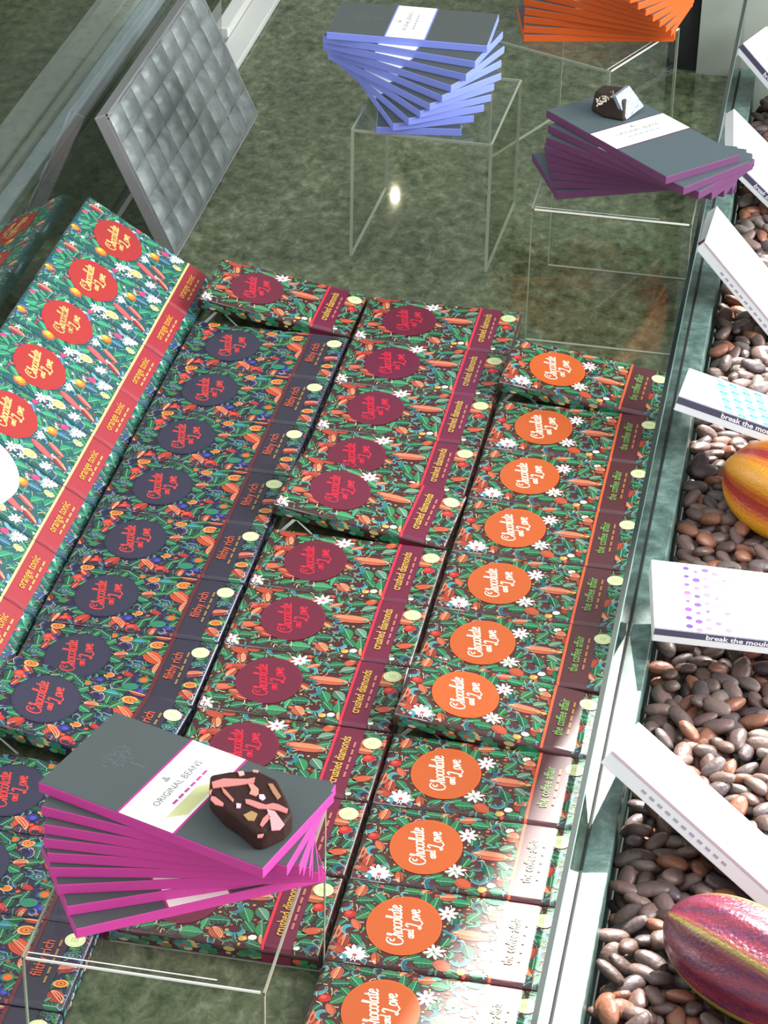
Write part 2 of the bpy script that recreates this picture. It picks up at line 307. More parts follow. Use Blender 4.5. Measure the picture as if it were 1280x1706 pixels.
    for i in range(4200):
        x = rng.uniform(XL + .15, XR - .15); y = rng.uniform(YA + .15, YC - .15); big = i < 1200
        r = rng.uniform(.46, .72) if big else rng.uniform(.12, .32)
        if not free(x, y, r): continue
        used.append((x, y, r * .8)); q = rng.random()
        if big:
            if q < .62: leaf(P, x, y, r * 2.1, rng.uniform(0, 6.28), rng.choice(G))
            elif q < .82: curl(P, x, y, r * .7, rng.uniform(0, 6.28), rng.choice(T))
            elif kind == 'red': leaf(P, x, y, r * 2, rng.uniform(0, 6.28), rng.choice(T), (190, 220, 220))
            else: pod(P, x, y, r, r * .6, rng.uniform(0, 6.28), rng.choice(O))
        else:
            if q < .30: vine(P, rng, x, y, r * 3.4, rng.choice([(120, 160, 90), (206, 180, 120), (80, 140, 120)] if kind != 'navy' else [(40, 120, 110), (50, 80, 140), (90, 140, 90)]))
            elif q < .55: leaf(P, x, y, r * 2.6, rng.uniform(0, 6.28), rng.choice(G + T))
            elif q < .68: dot(P, x, y, r * .6, rng.choice(O))
            elif q < .80: curl(P, x, y, r * .8, rng.uniform(0, 6.28), rng.choice(T))
            elif q < .90: dot(P, x, y, r * .45, {'navy': (60, 50, 120), 'red': (206, 80, 130)}.get(kind, (206, 160, 90)))
            else:
                if kind in ('red',): flower(P, x, y, r * 1.5, 5, rng.uniform(0, 6), (240, 244, 244), (220, 190, 120))
                else: vine(P, rng, x, y, r * 2.4, (230, 210, 180) if kind != 'navy' else (200, 90, 50))
    return P.mb
BASE = {'crimson': (70, 28, 26), 'orange': (82, 36, 36), 'navy': (34, 30, 52), 'red': (20, 84, 86)}
def body(kind):
    mb = MB(); rings = []
    for i in range(6):
        t = math.pi / 2 * i / 5; ins = R * (1 - math.cos(t)); z = -R + R * math.sin(t)
        rings.append([(XL + ins, YA + ins, z), (XR - ins, YA + ins, z), (XR - ins, YC - ins, z), (XL + ins, YC - ins, z)])
    rings = [[(XL + .12, YA + .12, -1.2), (XR - .12, YA + .12, -1.2), (XR - .12, YC - .12, -1.2), (XL + .12, YC - .12, -1.2)], [(XL, YA, -1.08), (XR, YA, -1.08), (XR, YC, -1.08), (XL, YC, -1.08)]] + rings
    V = [p for r_ in rings for p in r_]; F = []
    FR_ = []
    for k in range(len(rings) - 1):
        for i in range(4): (FR_ if i == 1 else F).append((4 * k + i, 4 * k + (i + 1) % 4, 4 * k + 4 + (i + 1) % 4, 4 * k + 4 + i))
    mb.mesh(V, F, BASE[kind], 0, True); mb.mesh(V, FR_, BASE[kind], 1, True); mb.mesh([rings[-1][i] for i in range(4)], [(0, 1, 2, 3)], BASE[kind]); mb.mesh([rings[0][i] for i in range(4)], [(3, 2, 1, 0)], BASE[kind])
    # printed motifs on the upright ends
    rng = random.Random(2)
    for i in range(26):
        y = YA + .3 + i * (YC - YA - .6) / 25; r_ = rng.uniform(.12, .3); z = rng.uniform(-.85, -.4)
        c = rng.choice([(60, 150, 160), (44, 120, 80), (190, 90, 60), (220, 220, 210), (120, 170, 190)])
        mb.poly([(XR + .012, y + r_ * math.cos(a), z + r_ * math.sin(a) * .8) for a in [k * math.pi / 4 for k in range(8)]], c, 1)
    gs = [(38, 122, 66), (30, 104, 62), (60, 140, 120), (188, 84, 52), (206, 180, 120), (44, 110, 116)]
    for i in range(90):
        x = rng.uniform(XL + .3, XR - .3); z = rng.uniform(-.95, -.3); r_ = rng.uniform(.12, .42); c = rng.choice(gs)
        if BANDS[kind][0] - .2 < x < BANDS[kind][1] + .2: continue
        mb.poly([(x + r_ * math.cos(a), YA - .012 - .0004 * i, z + min(r_ * .55, .2) * math.sin(a)) for a in [k * math.pi / 5 for k in range(10)]], c)
    b0, b1 = BANDS[kind]; c = {'crimson': (112, 28, 56), 'orange': (88, 44, 48), 'navy': (46, 40, 54), 'red': (160, 44, 52)}[kind]
    mb.poly([(b0, YA - .05, -1.05), (b1, YA - .05, -1.05), (b1, YA - .05, -.38), (b0, YA - .05, -.38)], c)
    pm = pattern(kind); o = len(mb.v); mb.v += pm.v; mb.f += [tuple(j + o for j in f) for f in pm.f]; mb.c += pm.c; mb.mi += pm.mi; mb.sm += pm.sm
    return mb

# --- cursive strokes for the oval: baseline runs along +y, letters point to -x
def arc(cx, cy, rx, ry, a0, a1, n=12): return [(cx + rx * math.cos(math.radians(a0 + (a1 - a0) * i / n)), cy + ry * math.sin(math.radians(a0 + (a1 - a0) * i / n))) for i in range(n + 1)]
GL = {
 'C': (1.35, [arc(.72, .78, .58, .80, 50, 335, 18), arc(.86, 1.02, .22, .22, 60, 300, 8)]),
 'L': (1.25, [[(.1, 1.35), (.35, 1.6), (.6, 1.5), (.55, 1.0), (.4, .3), (.15, -.05), (-.1, .1), (.1, .25), (.5, .0), (.9, -.22), (1.3, -.05)]]),
 'h': (.68, [[(.1, 0), (.16, .7), (.28, 1.45), (.12, 1.5), (.08, 1.1)], [(.12, .5), (.3, .85), (.48, .8), (.46, .3), (.5, .02), (.7, .12)]]),
 'o': (.62, [arc(.3, .42, .24, .40, 60, 420, 14), [(.42, .8), (.62, .72)]]),
 'c': (.55, [arc(.32, .42, .25, .40, 50, 320, 12)]),
 'l': (.40, [[(.1, .2), (.25, .9), (.34, 1.5), (.2, 1.55), (.14, 1.0), (.18, .15), (.28, 0), (.42, .12)]]),
 'a': (.66, [arc(.28, .40, .24, .38, 40, 400, 14), [(.52, .8), (.50, .2), (.58, 0), (.7, .12)]]),
 't': (.46, [[(.24, 1.25), (.2, .5), (.22, .1), (.34, 0), (.46, .12)], [(.0, .88), (.46, .92)]]),
 'e': (.58, [[(.1, .38), (.42, .5), (.46, .72), (.3, .84), (.12, .7), (.06, .4), (.14, .08), (.34, 0), (.56, .16)]]),
 'n': (.66, [[(.08, .8), (.12, 0)], [(.12, .5), (.3, .85), (.46, .78), (.46, .25), (.52, .02), (.68, .12)]]),
 'd': (.68, [arc(.26, .40, .24, .38, 40, 400, 14), [(.6, 1.5), (.52, .8), (.50, .2), (.58, 0), (.7, .12)]]),
 'v': (.60, [[(.05, .8), (.22, .05), (.46, .6), (.5, .82), (.62, .74)]]),
}
def script(mb, word, x0, y0, size, col, w=.09, slant=.18):
    u = 0.0
    for ch in word:
        adv, strokes = GL[ch]
        for st in strokes:
            pts = [(u + px + slant * py, py) for px, py in st]
            Q = [(x0 - py * size, y0 + px * size) for px, py in pts]; Q = [(x * .978 - y * .208 , x * .208 + y * .978) for x, y in Q]
            for i in range(len(Q) - 1):
                (ax, ay), (bx, by) = Q[i], Q[i + 1]; dx, dy = bx - ax, by - ay; L = math.hypot(dx, dy) or 1
                ww = w * (.55 + .65 * abs(dx) / L) / 2; nx, ny = -dy / L * ww, dx / L * ww; ex, ey = dx / L * ww * .5, dy / L * ww * .5
                mb.poly([(ax + nx - ex, ay + ny - ey, .062), (ax - nx - ex, ay - ny - ey, .062), (bx - nx + ex, by - ny + ey, .062), (bx + nx + ex, by + ny + ey, .062)], col)
        u += adv
def text_polys(body, size, bold=0.0):
    cu = bpy.data.curves.new('lettering', 'FONT'); cu.body = body; cu.size = size; cu.align_x = 'CENTER'; cu.align_y = 'CENTER'; cu.offset = bold; cu.resolution_u = 2
    ob = bpy.data.objects.new('lettering', cu); C.objects.link(ob); bpy.context.view_layer.update()
    me = ob.to_mesh(); V = [tuple(v.co) for v in me.vertices]; F = [tuple(p.vertices) for p in me.polygons]
    ob.to_mesh_clear(); bpy.data.objects.remove(ob); bpy.data.curves.remove(cu); return V, F
def text_on(mb, body, cx, cy, z, size, col, M=None, sx=1.0, bold=0.0):
    """lettering whose baseline runs along +y and whose tops point to -x"""
    V, F = text_polys(body, size, bold); P = [(cx - y, cy + x * sx, z) for x, y, _ in V]
    if M is not None: P = [M @ Vector(p) for p in P]
    mb.mesh(P, F, col)
LOGO = {'crimson': ((106, 24, 48), (122, 26, 58), (226, 46, 70)), 'orange': ((204, 92, 38), (222, 98, 32), (252, 244, 222)),
        'navy': ((50, 46, 66), (44, 40, 60), (226, 74, 66)), 'red': ((168, 42, 38), (178, 38, 38), (244, 216, 130))}
NAME = {'crimson': 'crushed diamonds', 'orange': 'the coffee affair', 'navy': 'filthy rich', 'red': 'orange tonic'}
def logo_mesh(kind):
    c0, c1, ct = LOGO[kind]; mb = MB(); n = 44
    def oval(k, z): 
        out = []
        for i in range(n):
            t = 2 * math.pi * i / n; wob = 1 + (.018 * math.sin(11 * t) if kind == 'red' else 0)
            out.append((2.42 * k * wob * math.cos(t), 2.82 * k * wob * math.sin(t), z))
        return out
    mb.poly(oval(1.0, .040), c1); mb.poly(oval(.955, .048), c0)
    script(mb, 'Chocolate', -.12, -2.0, .66, ct, .11)
    script(mb, 'and', .58, -1.25, .40, ct, .09)
    script(mb, 'Love', 1.05, -.35, .60, ct, .11)
    return mb
def band_mesh(kind):
    B0, B1 = BANDS[kind]; P = Print(.042)
    c = {'crimson': (112, 28, 56), 'orange': (88, 44, 48), 'navy': (46, 40, 54), 'red': (160, 44, 52)}[kind]
    ys = [YA + (YC - YA) * i / 28 for i in range(29)]
    P.strip([((B0 + B1) / 2, y) for y in ys], B1 - B0, c)
    lc = {'crimson': (232, 44, 66), 'orange': (232, 96, 54), 'navy': (92, 30, 36), 'red': (250, 214, 130)}[kind]
    P.z0 = .066
    P.strip([(B0, y) for y in ys], .2 if kind != 'navy' else .3, lc)
    mb = P.mb
    tc = {'crimson': (222, 176, 76), 'orange': (120, 160, 84), 'navy': (196, 84, 56), 'red': (230, 160, 60)}[kind]
    sc_ = {'crimson': (190, 110, 96), 'orange': (170, 110, 62), 'navy': (150, 112, 60), 'red': (226, 150, 80)}[kind]
    mid = B0 + (B1 - B0) * .42
    text_on(mb, NAME[kind], mid, (0.0 if kind != 'navy' else .3), .10, 1.0 if kind != 'navy' else 1.05, tc, sx=.72 if kind in ('crimson', 'orange') else .85, bold=.012)
    for k in range(5):       # small unreadable second line
        y = -1.9 + k * .85; mb.poly([(mid + .62, y, .095), (mid + .78, y, .095), (mid + .78, y + .62, .095), (mid + .62, y + .62, .095)], sc_)
    return mb
def seal_mesh(kind):
    mb = MB(); n = 20; y = 2.3
    mb.poly([(8.66 + .66 * math.cos(2 * math.pi * i / n), y + .66 * math.sin(2 * math.pi * i / n), .055) for i in range(n)], (226, 232, 176))
    for i in range(26):
        a0 = 2 * math.pi * i / 26; r_ = .5 if i % 2 else .46
        mb.poly([(8.66 + (r_ + dr) * math.cos(a0 + da), y + (r_ + dr) * math.sin(a0 + da), .07) for dr, da in ((0, -.06), (.07, -.06), (.07, .06), (0, .06))], (188, 202, 128))
    for x0 in (8.42, 8.6, 8.78): mb.poly([(x0, y - .22, .07), (x0 + .09, y - .22, .07), (x0 + .09, y + .24, .07), (x0, y + .24, .07)], (196, 208, 136))
    return mb
def make_bar(kind):
    t = empty('chocolate_bar')
    w = body(kind).build('wrapper', [M_print, M_foil], t)
    logo_mesh(kind).build('oval_logo', M_print, t); band_mesh(kind).build('name_band', M_print, t)
    if kind != 'red': seal_mesh(kind).build('round_seal', M_label, t)
    t.location = (0, 0, -50); return t
PROTO = {k: make_bar(k) for k in ('crimson', 'orange', 'navy', 'red')}; FIRST = {k: True for k in PROTO}
def put_bar(kind, loc, rot, label, group):
    t = PROTO[kind] if FIRST[kind] else copy_tree(PROTO[kind]); FIRST[kind] = False
    t.location = Vector(loc) * S; t.rotation_euler = rot; tag(t, label, 'chocolate bar', group); return t
rj = random.Random(9)
# navy column (second from the left)
n = 0
for k in range(0, 12):
    if k == 7: continue
    n += 1
    put_bar('navy', (-14.36 + rj.uniform(-.06, .06), -8.08 - 8 * k, 0), (0, 0, rj.uniform(-.006, .006)), 'floral chocolate bar with navy oval, %s flat one from the back of the navy column' % ORD[n - 1], 'navy-oval bars lying flat')
put_bar('navy', (-14.46, -63.2, 1.25), (-.03, .13, -.085), 'floral chocolate bar with navy oval, tilted up on a clear prop behind the pink stack', None)
# crimson column
n = 0
for k in range(0, 11):
    if k == 4: continue
    n += 1
    put_bar('crimson', (0 + rj.uniform(-.05, .05), -8 * k + (.0), 0), (0, 0, rj.uniform(-.006, .006)), 'floral chocolate bar with crimson oval, %s flat one from the back of the crimson column' % ORD[n - 1], 'crimson-oval bars lying flat')
put_bar('crimson', (.12, -31.3, 1.15), (0, .125, -.06), 'floral chocolate bar with crimson oval, tilted on a clear prop halfway down its column', None)
put_bar('crimson', (-14.2, .75, 1.2), (0, .15, -.02), 'floral bar with crimson oval, tilted on a prop at the head of the navy column', None)
# orange column
n = 0
for k in range(0, 11):
    if k == 5: continue
    n += 1
    put_bar('orange', (14.36 + rj.uniform(-.04, .04), -15.99 - 8 * k, 0), (0, 0, rj.uniform(-.005, .005)), 'floral chocolate bar with orange oval, %s flat one from the back of the orange column' % ORD[n - 1], 'orange-oval bars lying flat')
put_bar('orange', (14.35, -56.2, 1.15), (-.035, .125, -.01), 'floral chocolate bar with orange oval and white glare, tilted on a prop in mid column', None)
put_bar('orange', (14.4, -7.9, 1.15), (0, .12, -.035), 'floral chocolate bar with orange oval, tilted on a prop at the back of its column', None)
# red column leaning against the left pane
TH = math.radians(32.14); d = Vector((math.cos(TH), 0, -math.sin(TH))); a = Vector((-31.2, 0, 7.0))
for i in range(9):
    p = a + d * 4.75 + Vector((0, .87 - 7.98 * i, 0))
    put_bar('red', p, (0, TH, rj.uniform(-.004, .004)), 'bright red-oval fruit-patterned chocolate bar leaning on the left pane, %s from the back' % ORD[i], 'red-oval bars leaning on the left pane')

# clear props under the tilted bars: a bent sheet like an upturned V
def prop(x, y, label):
    t = empty('display_prop', (x, y, FZ)); mb = MB(); D = 2.4; th = .16
    A = Vector((0, 0, 1.55)); L_ = Vector((-1.35, 0, 0)); R_ = Vector((1.6, 0, 0))
    for P_ in (L_, R_):
        q = [(P_.x, 0, 0), (A.x, 0, A.z), (A.x, D, A.z), (P_.x, D, 0)]
        mb.mesh(q + [(u + th * (1 if P_.x < 0 else -1), v, w) for u, v, w in q], [(0, 1, 2, 3), (7, 6, 5, 4), (0, 3, 7, 4), (1, 5, 6, 2)], (200, 200, 200))
    mb.build('bent_sheet', M_acr, t)
    for nm, P_ in (('left_edge', L_), ('right_edge', R_)):
        e = MB(); v = (A - P_).normalized(); off = .13
        for s0 in ((-.17, .0) if P_.x < 0 else (0,)):
            e.mesh([(P_.x + s0, -.02, 0), (A.x + s0, -.02, A.z), (A.x + s0 + off, -.02, A.z - .02), (P_.x + s0 + off, -.02, 0), (P_.x + s0, .1, 0), (A.x + s0, .1, A.z), (A.x + s0 + off, .1, A.z - .02), (P_.x + s0 + off, .1, 0)],
                   [(0, 3, 2, 1), (4, 5, 6, 7), (0, 1, 5, 4), (3, 7, 6, 2)], (240, 240, 240))
        e.build('edge_glint', M_aglint, t)  # near-white strips paint the highlights along the bent sheet
    e = MB(); e.box(1.52, 1.62, D - .1, D, 0, 1.0); e.build('rear_edge', M_aedge, t)
    tag(t, label, 'display prop', 'clear bent props under the tilted bars')
prop(-2.75, -35.0, 'clear bent prop under the tilted crimson bar halfway down the middle column')
prop(11.6, -58.9, 'clear bent prop under the tilted orange bar with the white glare')
prop(11.5, -10.4, 'clear bent prop under the tilted orange bar at the back')
prop(-17.0, -2.3, 'clear bent prop under the tilted crimson bar heading the navy column')
prop(-17.3, -66.6, 'clear bent prop at left edge under the tilted navy bar')

# ------------------------------------------------------------------ acrylic risers
def riser(loc, rz, w, dpt, h, sides, label, slab=0.3):
    """top sheet and two legs; sides = 'lr' (legs left/right) or 'fb' (legs front/back)"""
    t = empty('acrylic_riser', loc, (0, 0, rz)); m = MB(); m.box(0, w, 0, dpt, h - slab, h); m.build('top_sheet', M_acr, t)
    if sides == 'lr': legs = [(0, slab, 0, dpt), (w - slab, w, 0, dpt)]
    else: legs = [(0, w, 0, slab), (0, w, dpt - slab, dpt)]
    for (x0, x1, y0, y1) in legs:
        m = MB(); m.box(x0, x1, y0, y1, 0, h - slab); l = m.build('side_panel', M_acr, t)
        e = MB(); q = .07
        if sides == 'lr':
            for yy in (y0, y1): e.box(x0, x1, yy - q / 2, yy + q / 2, 0, h)
            e.box(x0, x1, y0, y1, 0, .06)
        else:
            for xx in (x0, x1): e.box(xx - q / 2, xx + q / 2, y0, y1, 0, h)
            e.box(x0, x1, y0, y1, 0, .06)
        e.build('cut_edge', M_aedge, l)
    q = .06
    if sides == 'lr':
        for yy in (0, dpt): e = MB(); e.box(0, w, yy - q, yy + q, h - slab * .8, h + .005); e.build('rim', M_aedge, t)
        f = MB()
        for xx in (0, w - .22): f.box(xx, xx + .22, 0, dpt, h, h + .02)
        f.build('fold_and_glint', M_aedge, t)
    else:
        for xx in (0, w): e = MB(); e.box(xx - q, xx + q, 0, dpt, h - slab * .8, h + .005); e.build('rim', M_aedge, t)
        f = MB(); f.box(0.2, w - .2, -.02, .07, h - .12, h + .02); f.box(0.2, w * .8, .42, .5, h, h + .015); f.build('fold_and_glint', M_aglint, t)  # near-white strips paint the glare lines at the front fold
    tag(t, label, 'display stand', 'clear acrylic risers'); return t
ZS = 11.8
riser((-8.3, 13.8, FZ), -.03, 13.3, 15.3, ZS - FZ, 'lr', 'clear acrylic riser with open front under the lavender-edged stack')
riser((10.4, 1.0, FZ), 0.0, 13.9, 15.2, ZS - FZ, 'fb', 'clear acrylic riser under the purple-edged stack beside the glass divider')
riser((-3.95, -100.3, FZ), 0.0, 13.9, 16.6, ZS - FZ, 'fb', 'clear acrylic riser under the magenta-edged stack in front')
riser((13.5, 32.8, FZ), math.radians(66.5), 13.8, 13.6, ZS - FZ, 'fb', 'clear acrylic riser turned cornerwise under the orange-edged stack')

# ------------------------------------------------------------------ fanned stacks of slim bars
PINK = [(3.45,-91.76,18.55,-0.319),(3.57,-91.50,17.80,-0.148),(3.51,-91.25,17.05,-0.031),(3.28,-91.03,16.30,0.043),(3.17,-90.76,15.55,0.128),(3.00,-90.65,14.80,0.198),(3.06,-90.62,14.05,0.286),(2.82,-90.51,13.30,0.454),(2.94,-90.99,12.55,0.548)]
LAV = [(-4.16,22.14,19.30,0.015),(-4.04,21.46,18.55,-0.180),(-3.88,20.94,17.80,-0.314),(-4.00,20.71,17.05,-0.476),(-3.73,20.60,16.30,-0.609),(-4.09,20.51,15.55,-0.698),(-3.89,20.78,14.80,-0.830),(-4.08,20.78,14.05,-0.930),(-4.18,21.03,13.30,-1.09),(-3.25,21.26,12.55,-1.40)]
PUR = [(19.13,4.28,18.55,-0.769),(19.75,3.78,17.80,-0.659),(19.90,4.16,17.05,-0.520),(19.95,5.17,16.30,-0.384),(19.86,6.50,15.55,-0.226),(19.66,7.64,14.80,-0.072),(19.32,8.58,14.05,0.067),(18.74,9.60,13.30,0.231),(18.02,10.22,12.55,0.409)]
ORA = [(10.57,43.68,12.55,0.237),(11.13,43.27,13.30,0.107),(11.56,42.94,14.05,-0.025),(11.95,42.3,14.80,-0.15),(12.0,42.0,15.55,-.25),(12.0,41.9,16.3,-.35),(12.0,41.8,17.05,-.45),(12.0,41.7,17.8,-.55),(12.0,41.6,18.55,-.65),(12.0,41.5,19.3,-.75)][::-1]
def slim(kind, edge, cover, L_=15.0, W_=7.8):
    t = empty('slim_chocolate_bar'); H = .74; x, y = L_ / 2, W_ / 2
    m = MB(); m.box(-x, x, -y, y, -H, -.03, edge); o = m.build('paper_sleeve', M_edge, t); bevel(o, .05, 2)
    m = MB(); m.box(-x + .05, x - .05, -y + .05, y - .05, -.03, 0, cover)
    # faint tree emblem and letter marks on the dark cover
    lc = shade(cover, 1.22); rng = random.Random(4)
    for i in range(46):
        a = rng.uniform(0, 6.28); r_ = .95 * math.sqrt(rng.random()); cx, cy = -4.9 + r_ * .9 * math.cos(a), .3 + r_ * 1.2 * math.sin(a); t_ = rng.uniform(0, 3.14)
        m.poly([(cx + .22 * math.cos(t_), cy + .22 * math.sin(t_), .004), (cx + .04 * math.sin(t_), cy - .04 * math.cos(t_), .004), (cx - .22 * math.cos(t_), cy - .22 * math.sin(t_), .004), (cx - .04 * math.sin(t_), cy + .04 * math.cos(t_), .004)], lc)
    m.box(-4.0, -3.0, .26, .34, 0, .004, lc)
    m.build('dark_cover', M_label, t)
    m = MB(); m.box(-2.15, 1.75, -y + .02, y - .02, 0, .012, shade(edge, .9)); m.box(-2.0, 1.6, -y + .03, y - .03, .012, .02, (240, 240, 226))
    text_on(m, 'ORIGINAL BEANS', -.55, 0, .03, .62, (112, 116, 106), sx=.98)
    m.box(-1.35, -1.15, -.22, .22, .02, .03, (150, 152, 146)); m.box(-1.6, -1.35, -.1, .1, .02, .03, (150, 152, 146))
    for k in range(6): m.box(.15, .3, -1.7 + k * .62, -1.25 + k * .62, .02, .028, shade(edge, 1.0) if kind == 'magenta' else (150, 150, 160))
    if kind == 'magenta':
        for k in range(9): m.box(.55 + .1 * k, .62 + .1 * k, -2.9 + .1 * k, .4 + .12 * k, .02, .026, (206, 206, 120))
    m.build('white_label', M_label, t)
    return t
def stack(poses, kind, edge, cover, where, dims=(15.0, 7.8)):
    proto = slim(kind, edge, cover, *dims); N = len(poses)
    for i, (x, y, z, th) in enumerate(poses):
        t = proto if i == 0 else copy_tree(proto)
        t.location = Vector((x, y, z)) * S; t.rotation_euler = (0, 0, th)
        pos = 'topmost' if i == 0 else ('bottom' if i == N - 1 else ORD[i] + ' from the top')
        tag(t, '%s-edged slim chocolate bar, %s in the stack %s' % (kind, pos, where), 'chocolate bar', '%s-edged bars in a fanned stack' % kind)
stack(PINK, 'magenta', (198, 62, 144), (78, 84, 82), 'in front')
stack(LAV, 'lavender', (124, 138, 214), (74, 80, 76), 'on the left riser')
stack(PUR, 'purple', (96, 52, 88), (78, 90, 92), 'by the divider', (16.2, 8.2))
stack(ORA, 'orange', (206, 86, 22), (80, 86, 90), 'at the top edge')

# ------------------------------------------------------------------ chocolate pieces on the stacks
def chunk(name, pts, z0, z1, col, parent=None, m=None, taper=.93):
    cx = sum(p[0] for p in pts) / len(pts); cy = sum(p[1] for p in pts) / len(pts); n = len(pts)
    mb = MB(); V = [(x, y, z0) for x, y in pts] + [(cx + (x - cx) * taper, cy + (y - cy) * taper, z1) for x, y in pts]
    mb.mesh(V, [tuple(range(n))[::-1], tuple(range(n, 2 * n))] + [(i, (i + 1) % n, n + (i + 1) % n, n + i) for i in range(n)], col)
    o = mb.build(name, m or M_choc, parent); bevel(o, .22, 4); return o
import json
CAMLOC = Vector((35.1397, -206.5208, 112.7579)); CAMR = Euler((1.0045, -0.0194, 0.1899), 'XYZ').to_matrix()
def at(px, py, z):
    """point of the place at height z that the photograph shows at this pixel: used to read sizes off the photo"""
    v = CAMR @ Vector(((px - 640) / 4403.4865, -(py - 853) / 4403.4865, -1)); s_ = (z - CAMLOC.z) / v.z; q = CAMLOC + v * s_; return (q.x, q.y)
t = empty('chocolate_chunk', (6.0, -88.0, 18.57))
def loc_(px, py, z=20.0): q = at(px, py, z); return (q[0] - 6.0, q[1] + 88.0)
outl = [(350, 1288), (383, 1282), (431, 1281), (462, 1296), (478, 1327), (488, 1352), (474, 1368), (440, 1384), (424, 1383), (397, 1360), (372, 1343), (348, 1315)]
chunk('chocolate_body', [loc_(*q) for q in outl][::-1], 0, 1.35, (52, 28, 24), t, taper=1.0)
pm = MB(); PK = (206, 124, 116)
def blob(pts, col, z=1.36):
    q = [loc_(*p_) for p_ in pts][::-1]; n = len(q); h = .07
    pm.mesh([(x, y, z) for x, y in q] + [(x, y, z + h) for x, y in q], [tuple(range(n, 2 * n))] + [(i, (i + 1) % n, n + (i + 1) % n, n + i) for i in range(n)], col)
Z = lambda *L_: [(60 + a_ / 2.56, 1160 + b_ / 2.56) for a_, b_ in L_]
for pts, c in [((( 750,365),(800,350),(900,352),(935,345),(930,368),(860,378),(800,385),(755,390)), PK), (((905,372),(925,372),(950,395),(950,412),(938,425),(910,415),(918,398)), (210,140,120)),
               (((893,438),(915,440),(980,462),(1010,455),(1035,460),(1075,480),(1070,498),(1030,485),(1000,480),(950,478),(895,455)), PK), (((985,480),(1020,490),(1060,545),(1040,568),(1005,570),(1000,530)), (232,158,158)),
               (((990,500),(1000,515),(965,555),(955,548),(968,520)), PK), (((990,372),(1010,372),(1045,425),(1030,438),(1010,410)), (170,120,84)), (((885,505),(920,488),(945,500),(930,530),(905,528)), (168,132,84)),
               (((748,425),(765,428),(800,455),(798,468),(765,460),(745,440)), PK), (((735,405),(752,395),(745,420)), PK), (((860,320),(885,318),(890,332),(868,338)), (220,170,150)), (((952,418),(972,418),(980,432),(965,442),(952,434)), (236,190,200)),
               (((855,455),(875,458),(872,475),(855,475)), (226,180,190)), (((945,590),(972,586),(965,600),(945,602)), PK), (((790,385),(810,400),(845,440),(838,448),(800,410)), (190,120,104)), (((925,312),(950,315),(945,325),(925,322)), (200,140,130))]:
    blob(Z(*pts), c)
pm.build('pink_pieces', mat('freeze_dried_fruit', rough=.6, vc=True), t)
tag(t, 'dark chocolate chunk studded with pink pieces on the magenta-edged stack', 'chocolate')
t = empty('chocolate_chunk', (14.8, 7.2, 18.56))
def l2(px, py, z): q = at(px, py, z); return (q[0] - 14.8, q[1] - 7.2)
q = [l2(*w) for w in ((984, 184, 18.56), (1004, 196, 18.56), (1040, 203, 18.56), (1052, 190, 18.56), (1040, 176, 18.56), (1000, 172, 18.56))]
c_ = chunk('chocolate_body', q[::-1], 0, 1.9, (48, 36, 28), t, taper=.86)
m = MB(); rng = random.Random(8)
for i in range(42):
    a_, b_ = rng.random(), rng.random(); x, y = l2(992 + 30 * a_, 172 - 16 * a_ - 12 * (b_ - .5), 20.45); r_ = rng.uniform(.05, .12); m.box(x, x + r_ * 1.6, y, y + r_, 1.84, 1.92 + r_ * .3, (200, 190, 170))
m.build('salt_crystals', mat('crystals', rough=.4, vc=True), t)
# sky reflection on the glossy facet, painted as a pale thin slab right of the chunk
A = [Vector((*at(1026, 160, 21.0), 21.0)), Vector((*at(1049, 143, 21.2), 21.2)), Vector((*at(1073, 177, 19.0), 19.0)), Vector((*at(1044, 199, 18.62), 18.62))]
o0 = Vector((14.8, 7.2, 18.56)); A = [v - o0 for v in A]; nrm = (A[1] - A[0]).cross(A[3] - A[0]).normalized() * .35
if nrm.z > 0: nrm = -nrm
m = MB(); m.mesh(A + [v + nrm for v in A], [(0, 1, 2, 3), (7, 6, 5, 4), (0, 4, 5, 1), (1, 5, 6, 2), (2, 6, 7, 3), (3, 7, 4, 0)], (180, 186, 206)); fo = m.build('sky_sheen_face', M_sheen, t)
tag(t, 'dark chocolate chunk with a painted sky sheen on one face on the purple-edged stack', 'chocolate')

# ------------------------------------------------------------------ embossed silver slab leaning on the left pane
t = empty('silver_chocolate_slab', (-24.15, 9.76, FZ))
up = Vector((-6.31, 0, 13.95)).normalized(); ax = Vector((0, 1, 0)); nn = up.cross(ax) * -1
nn = Vector((up.z, 0, -up.x)); H_, W_, T_ = 15.3, 33.7, 1.35
M = Matrix((( ax.x, up.x, nn.x, 0), (ax.y, up.y, nn.y, 0), (ax.z, up.z, nn.z, 0), (0, 0, 0, 1)))
m = MB(); m.box(0, W_, 0, H_, -T_, -.12, M=M); o = m.build('silver_case', M_chrome, t); bevel(o, .1, 2)
m = MB(); rng = random.Random(6); nx_, ny_ = 9, 5
for i in range(nx_):
    for j in range(ny_):
        x0 = .25 + i * (W_ - .5) / nx_; x1 = x0 + (W_ - .5) / nx_; y0 = .25 + j * (H_ - .5) / ny_; y1 = y0 + (H_ - .5) / ny_; k = 5; V = []; F = []
        tx, ty = rng.uniform(-.12, .12), rng.uniform(-.10, .10)
        for u in range(k + 1):
            for v in range(k + 1):
                a_, b_ = u / k, v / k; h = .42 * (min(1, 4 * a_ * (1 - a_) * 1.6)) * (min(1, 4 * b_ * (1 - b_) * 1.6)) + (a_ - .5) * tx + (b_ - .5) * ty
                V.append(M @ Vector((x0 + (x1 - x0) * a_, y0 + (y1 - y0) * b_, -.1 + max(h, 0))))
        for u in range(k):
            for v in range(k): F.append((u * (k + 1) + v, (u + 1) * (k + 1) + v, (u + 1) * (k + 1) + v + 1, u * (k + 1) + v + 1))
        m.mesh(V, F, (150, 156, 156), 0, True)
m.build('embossed_face', M_silver, t)
m = MB()
